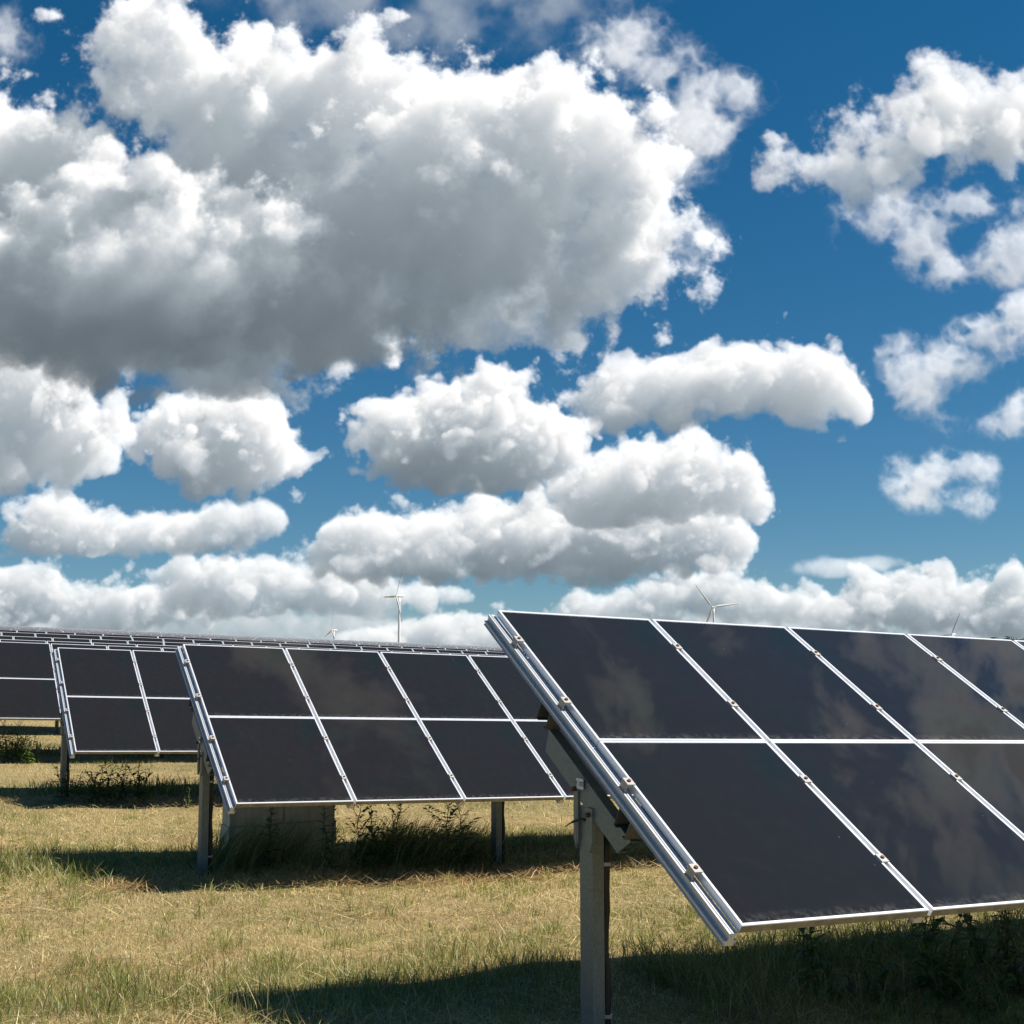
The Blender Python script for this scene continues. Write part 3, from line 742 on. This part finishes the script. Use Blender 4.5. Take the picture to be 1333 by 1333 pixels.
# ============================================================ weeds, one thing each
def leaf_geo(rng, base, direc, L, w, droop, V, Fa, C, tint):
    """a folded lanceolate leaf: 5 stations, three rows of vertices"""
    d = np.array(direc, float); d /= np.linalg.norm(d); side = np.cross(d, [0, 0, 1.]); side /= np.linalg.norm(side)+1e-9
    up = np.cross(side, d); i0 = len(V); n = 5; p = np.array(base, float)
    for k in range(n+1):
        f = k/n; ww = w*math.sin(math.pi*min(1, .08+f*.92))**.8*(1-f*.25)
        if k == n: ww = w*.03
        V += [p-side*ww+up*ww*.35, p.copy(), p+side*ww+up*ww*.35]
        dd = d+np.array([0, 0, -droop*f*1.6]); dd /= np.linalg.norm(dd); p = p+dd*L/n
    for k in range(n):
        a = i0+k*3
        Fa += [(a, a+1, a+4, a+3), (a+1, a+2, a+5, a+4)]
    C += [tint]*(3*(n+1))
def weed(px, py, h, label, kind=0, seed=0, stems=3, leafL=.10, spread=.15, lean=0.):
    rng = np.random.default_rng(seed*7+11); base = at(px, py)
    r = empty('weed_plant', base, label, 'plant', 'weeds growing under the panel rows')
    st = MB(); V, Fa, C = [], [], []
    for s_ in range(stems):
        hh = h*rng.uniform(.65, 1.) if s_ else h; a = rng.random()*6.283; x0, y0 = rng.normal(size=2)*spread*.35
        lx, ly = (math.cos(a)*spread*rng.random()+lean*hh), math.sin(a)*spread*rng.random()
        pts = []
        for k in range(9):
            f = k/8; pts.append((x0+lx*f*f+.012*math.sin(k*2.1+s_), y0+ly*f*f, -.05+(hh+.05)*f))
        st.tube(pts, [.006*(1-.7*k/8)+.0012 for k in range(9)], 6)
        nl = int(hh/(.032 if kind == 0 else .034)); ang = rng.random()*6
        for k in range(nl):
            f = .12+.88*k/nl; i = min(7, int(f*8)); t = f*8-i; p = np.array(pts[i])*(1-t)+np.array(pts[i+1])*t
            ang += 2.4+rng.normal()*.3; el = rng.uniform(.1, .8)
            L = leafL*(1.15-.75*f)*rng.uniform(.7, 1.2); tint = (rng.uniform(.7, 1.25),)*2+(rng.uniform(.6, 1.),)
            dd = (math.cos(ang)*math.cos(el), math.sin(ang)*math.cos(el), math.sin(el))
            if kind == 1:      # thistle: side branchlets with small spiky leaves
                br = [p]; q = p.copy(); m_ = 5
                for z in range(m_): q = q+np.array(dd)*L/m_*1.2+np.array([0, 0, .004*z]); br.append(q.copy())
                st.tube([tuple(b_) for b_ in br], [.0025, .002, .002, .0015, .0012, .001], 4)
                for z in range(1, m_+1):
                    for sg in (-1, 1):
                        d2 = np.array(dd)+sg*np.cross(dd, [0, 0, 1])*.9+rng.normal(size=3)*.2
                        leaf_geo(rng, br[z], d2, L*.42, L*.10, .3, V, Fa, C, tint)
            else: leaf_geo(rng, p, dd, L*1.15, L*.22, rng.uniform(.3, 1.), V, Fa, C, tint)
    st.build('stem', M_STEM, r, True)
    Fa = np.array(Fa); inst('leaves', np_mesh('leaves', np.array(V), Fa.ravel(), np.full(len(Fa), 4), M_LEAF, np.array(C), True), r)
WEEDS = [
 (1050, 1288, .48, 'dark leafy weed under the nearest row, left of the tall one', 0, 3, .15, .1, 0),
 (1085, 1296, .30, 'low dark weed between two clumps under the nearest row', 0, 3, .13, .12, 0),
 (1130, 1262, .28, 'thin curling weed stem in front of the shadow edge under the nearest row', 0, 1, .06, .05, .3),
 (1212, 1290, .58, 'tall leafy weed touching the frame edge beneath the nearest row', 0, 3, .16, .12, 0),
 (1150, 1300, .36, 'leafy weed with upright stems between two others under the nearest row', 0, 3, .14, .12, 0),
 (1275, 1315, .40, 'bright green weed low at bottom right, in front of the bushy one', 0, 5, .12, .22, 0),
 (1245, 1300, .50, 'broad leafed weed right of the tallest one beneath the nearest row', 0, 4, .16, .2, 0),
 (1290, 1270, .50, 'bushy dark weed near the right photo edge below the panels', 0, 5, .13, .25, 0),
 (1325, 1290, .55, 'dense weed at the right photo edge below the nearest row', 0, 5, .13, .25, 0),
 (1180, 1325, .22, 'small weed with sunlit leaf tips at bottom right, left of another', 0, 3, .09, .2, -.4),
 (1262, 1330, .26, 'small weed with sunlit leaf tips at bottom right corner', 0, 4, .09, .2, -.3),
 (352, 1132, .62, 'broad leafed weed standing in front of the beige cabinet', 0, 2, .14, .06, 0),
 (425, 1134, .62, 'tall weed in front of the right edge of the beige cabinet', 0, 2, .13, .15, 0),
 (447, 1128, .60, 'loose weed just right of the beige cabinet', 1, 1, .16, .15, 0),
 (478, 1130, .62, 'bushy spiky weed under the second row, left of the thistle pair', 0, 3, .17, .16, 0),
 (512, 1128, .60, 'thick spiky thistle in the middle under the second row', 1, 2, .18, .14, 0),
 (583, 1130, .62, 'single tall thistle with outstretched branches left of the second row post', 1, 1, .26, .05, 0),
 (598, 1128, .54, 'smaller thistle beside the single tall one under the second row', 1, 1, .18, .08, 0),
 (672, 1118, .34, 'thin drooping weed just right of the short second row post', 0, 2, .08, .25, .2),
 (247, 1052, .26, 'small climbing weed beside the left post of the second row', 0, 2, .08, .06, 0),
 (95, 1042, .46, 'dark weed right beside the left post of the third row', 0, 5, .15, .22, 0),
 (120, 1042, .48, 'dense dark weed under the third row, second from its left post', 0, 6, .15, .26, 0),
 (140, 1043, .60, 'tallest spiky weed in the middle under the third row', 0, 4, .16, .14, 0),
 (160, 1042, .42, 'sparse weed under the third row, between two taller ones', 0, 4, .13, .2, 0),
 (184, 1043, .56, 'leafy weed under the third row, furthest right of its group', 0, 5, .16, .2, 0),
 (8, 994, .74, 'tall dark weed at the left photo edge under the fourth row', 1, 4, .18, .2, 0),
 (22, 993, .68, 'tall dark weed under the fourth row, second from the left edge', 1, 3, .16, .15, 0),
 (36, 994, .56, 'shorter dark weed under the fourth row, left of its last one', 0, 3, .13, .15, 0),
 (47, 993, .5, 'narrow weed under the fourth row nearest the third row post', 0, 2, .12, .1, 0),
]
for i, (px, py, h, lb, kind, stems, ll, sp, ln) in enumerate(WEEDS): weed(px, py, h, lb, kind, i, stems, ll, sp, ln)

# ============================================================ grass
def vnoise(x, y, seed, sc_):
    r = np.random.default_rng(seed).random((256, 256)).astype(np.float32)
    x = x*sc_; y = y*sc_; i = np.floor(x).astype(int); j = np.floor(y).astype(int); u = x-i; v = y-j; u = u*u*(3-2*u); v = v*v*(3-2*v)
    g = lambda a, b_: r[(i+a) % 256, (j+b_) % 256]
    return (g(0, 0)*(1-u)+g(1, 0)*u)*(1-v)+(g(0, 1)*(1-u)+g(1, 1)*u)*v
def fnoise(x, y, seed, sc_):
    return (vnoise(x, y, seed, sc_)+.5*vnoise(x, y, seed+1, sc_*2.1)+.25*vnoise(x, y, seed+2, sc_*4.3))/1.75
STRAW = np.array([(.70, .54, .27), (.60, .45, .21), (.80, .66, .37), (.47, .34, .16), (.64, .54, .26)])
GREEN = np.array([(.20, .24, .055), (.29, .30, .08), (.15, .19, .045), (.40, .38, .13)])
def blades(name, x, y, h, w, lean, col, seg=2, curl=.5, az=None, kind='stuff', label=None, cat=None, lift=0.):
    n = len(x); rng = np.random.default_rng(n); z = gz(x, y)-.006+lift
    az = rng.random(n)*6.283 if az is None else az
    dx, dy = np.cos(az), np.sin(az); sx, sy = -dy, dx
    rot_ = rng.random(n)*6.283; wx, wy = np.cos(rot_)*w, np.sin(rot_)*w
    P = np.stack([x, y, z], 1); V = []
    for k in range(seg+1):
        f = k/seg; th = lean*((1-curl)+curl*f)
        r_ = h*f; ox = dx*np.sin(th)*r_; oy = dy*np.sin(th)*r_; oz = np.cos(th)*r_
        c = P+np.stack([ox, oy, oz], 1)
        if k == seg: V.append(c[:, None, :])
        else:
            ww = (1-.35*f); s_ = np.stack([wx*ww, wy*ww, 0*wx], 1); V.append(np.stack([c-s_, c+s_], 1))
    V = np.concatenate(V, 1); m = V.shape[1]; V = V.reshape(-1, 3)
    b0 = (np.arange(n)*m)[:, None]
    if seg == 1: loops = (b0+np.array([[0, 1, 2]])).ravel(); cnt = np.full(n, 3)
    elif seg == 2: loops = (b0+np.array([[0, 1, 3, 2, 2, 3, 4]])).ravel(); cnt = np.tile([4, 3], n)
    else: loops = (b0+np.array([[0, 1, 3, 2, 2, 3, 5, 4, 4, 5, 6]])).ravel(); cnt = np.tile([4, 4, 3], n)
    cols = np.repeat(col, m, 0)
    o = bpy.data.objects.new(name, np_mesh(name, V, loops, cnt, M_GRASS, cols)); COL.objects.link(o)
    tag(o, label, cat, kind=kind); return o
def scatter(rng, n, y0, y1, pad):
    """points in the viewed wedge of the meadow, denser towards the camera"""
    y = y0+(y1-y0)*rng.random(n)**.9; x = (rng.random(n)*2-1)*(.43*y+pad); return x, y
def rowp(x, y): return x*NH[0]+y*NH[1]
def colour(rng, x, y, extra=0.):
    n = len(x); g = fnoise(x, y, 3, .45)*.55+fnoise(x, y, 9, 2.2)*.45
    p = rowp(x, y)
    under = np.exp(-((p-12.3)/1.0)**2)*.20+np.exp(-((p-7.4)/1.2)**2)*.09+np.exp(-((p-18.4)/1.1)**2)*.16+np.exp(-((p-24.4)/1.1)**2)*.16
    swath = .05*np.sin(p*2.1+.4*np.sin(x))
    pg = np.clip((g+under+swath+extra-.47)*2.2, .10, .72)
    isg = rng.random(n) < pg
    c = np.where(isg[:, None], GREEN[rng.integers(0, 4, n)], STRAW[rng.integers(0, 5, n)])
    dk = .82+.4*fnoise(x, y, 21, 1.1)
    br = np.clip((fnoise(x, y, 71, 1.5)-.5)*4, 0, 1)[:, None]*(~isg)[:, None]
    c = c*(1-br*np.array([.25, .36, .42]))
    return (c*rng.uniform(.72, 1.28, (n, 1))*dk[:, None]).astype(np.float32), isg, pg
def make_grass():
    rng = np.random.default_rng(1)
    sets = [(330000, 4.4, 9.0, 1.2, .046, .0016, 2), (300000, 9.0, 15.5, 1.5, .052, .0023, 2), (260000, 15.5, 34, 3, .06, .0044, 1), (60000, 34, 70, 6, .09, .011, 1)]
    XS = []
    for i, (n, y0, y1, pad, h, w, seg) in enumerate(sets):
        x, y = scatter(rng, n, y0, y1, pad); c, isg, pg = colour(rng, x, y)
        tuft = fnoise(x, y, 31, 3.4)
        hh = h*rng.uniform(.4, 1.15, n)*(.65+.8*tuft)*np.where(isg, 1.35, 1.)*(.75+.7*pg)
        lean = np.where(isg, rng.uniform(.1, .9, n), rng.uniform(.3, 1.5, n))
        blades('grass', x, y, hh, w*rng.uniform(.6, 1.2, n), lean, c, seg, .25, label='short mown grass, straw coloured with green patches' if i == 0 else
               ['', 'mown grass between the first and third rows', 'mown grass further off between the rows', 'distant grass between the far rows'][i], cat='grass')
    # lying hay: long thin straws on top of the sward
    n = 46000; x, y = scatter(rng, n, 4.4, 17, 1.5)
    keep = rng.random(n) < np.clip((fnoise(x, y, 51, .9)-.28)*2.4, .05, 1); x, y = x[keep], y[keep]; n = len(x)
    c = STRAW[rng.integers(0, 5, n)]*rng.uniform(.8, 1.35, (n, 1))
    blades('dry_hay', x, y, rng.uniform(.06, .26, n), rng.uniform(.0009, .0019, n)*(1+y/14), rng.uniform(1.3, 1.66, n), c.astype(np.float32), 2, .06,
           label='loose dry hay lying on the mown grass', cat='hay', lift=.03)
    # longer unmown grass along the posts
    def strip(name, n, s0, s1, p0, p1, h0, h1, w, label, az=None, lean=(.1, .9), gfrac=.75, dens=None):
        s = s0+(s1-s0)*rng.random(n); p = p0+(p1-p0)*np.clip(rng.normal(.5, .22, n), 0, 1)
        x = s*RH[0]+p*NH[0]; y = s*RH[1]+p*NH[1]
        k = rng.random(n) < np.clip((fnoise(x, y, 61, 1.6)-.3)*3, .08, 1); x, y, s = x[k], y[k], s[k]; n = len(x)
        isg = rng.random(n) < gfrac; c = np.where(isg[:, None], GREEN[rng.integers(0, 3, n)]*1., STRAW[rng.integers(0, 5, n)]*.75)*rng.uniform(.7, 1.2, (n, 1))
        blades(name, x, y, rng.uniform(h0, h1, n), w*rng.uniform(.7, 1.3, n), rng.uniform(lean[0], lean[1], n), c.astype(np.float32), 3, .8, label=label, cat='grass',
               az=(rng.normal(az, .7, n) if az is not None else None))
    strip('long_grass', 6500, 2.9, 5.7, 10.8, 12.0, .16, .50, .0036, 'tall dark grass around the beige cabinet', az=0.2, lean=(.3, 1.1))
    strip('long_grass', 1800, 5.4, 9.5, 11.3, 12.3, .07, .22, .0032, 'tufts of grass under the right part of the second row')
    strip('long_grass', 5000, .9, 3.2, 11.2, 12.6, .08, .20, .003, 'grass tufts in the second row shadow, left of the post')
    strip('long_grass', 10000, 4.2, 9.0, 5.2, 7.0, .10, .32, .0026, 'tall dark grass under the right part of the nearest row', lean=(.2, 1.2))
    strip('long_grass', 6000, .6, 4.0, 5.6, 7.6, .07, .17, .0022, 'ragged grass in the shadow of the nearest row')
    strip('long_grass', 7000, 1.2, 12, 17.2, 18.6, .10, .26, .005, 'rough grass under the third row')
    strip('long_grass', 6000, .5, 14, 23.2, 24.6, .12, .30, .007, 'rough grass under the fourth row')
    # sunlit arching blades along the edge of the second row's shadow
    strip('long_grass', 2600, 1.6, 8.0, 10.35, 11.15, .10, .27, .0034, 'bright arching grass along the shadow edge of the second row', lean=(.5, 1.6), gfrac=.85)
    # raked hay in low windrows between the rows
    for p0, s0, s1, w_, n, lb in ((10.25, -1, 9, .32, 9000, 'low brown windrow of hay before the second row'), (16.6, -1, 12, .4, 8000, 'low brown windrow of hay before the third row'), (5.5, -1, 3.2, .5, 9000, 'pale hay spread in the left foreground')):
        s_ = s0+(s1-s0)*rng.random(n); p_ = p0+rng.normal(size=n)*w_*.5+.25*np.sin(s_*.9)
        x = s_*RH[0]+p_*NH[0]; y = s_*RH[1]+p_*NH[1]
        k_ = rng.random(n) < np.clip((fnoise(x, y, 81, 2.6)-.3)*3.5, 0, 1); x, y = x[k_], y[k_]; m_ = len(x)
        c = STRAW[rng.integers(0, 5, m_)]*rng.uniform(.5, 1.15, (m_, 1))*np.array([1., .88, .84] if p0 > 6 else [1.1, 1.05, 1.])
        blades('dry_hay', x, y, rng.uniform(.05, .2, m_), rng.uniform(.0010, .002, m_)*(1+y/16), rng.uniform(1.0, 1.7, m_), c.astype(np.float32), 2, .1, label=lb, cat='hay', lift=rng.uniform(.02, .07, m_))
    # pale seed stems in the near foreground
    o_ = at(338, 1331); m_ = 26
    blades('seed_stems', o_.x+rng.normal(size=m_)*.16, o_.y+rng.normal(size=m_)*.12, rng.uniform(.12, .30, m_), rng.uniform(.0012, .002, m_), rng.uniform(.05, .5, m_), (STRAW[rng.integers(0, 3, m_)]*1.15).astype(np.float32), 3, .6,
           label='pale dry seed stems standing by the tip of the near shadow', cat='grass')
    # scattered green tussocks and pale seed stems
    n = 420; tx, ty = scatter(rng, n, 5, 15, 1); k = 26
    x = np.repeat(tx, k)+rng.normal(size=n*k)*.035; y = np.repeat(ty, k)+rng.normal(size=n*k)*.035
    c = GREEN[rng.integers(0, 4, n*k)]*rng.uniform(.9, 1.6, (n*k, 1))
    blades('grass_tufts', x, y, rng.uniform(.05, .15, n*k), rng.uniform(.0014, .0026, n*k), rng.uniform(.1, .8, n*k), c.astype(np.float32), 3, .8, label='fresh green tufts scattered over the mown field', cat='grass')
make_grass()
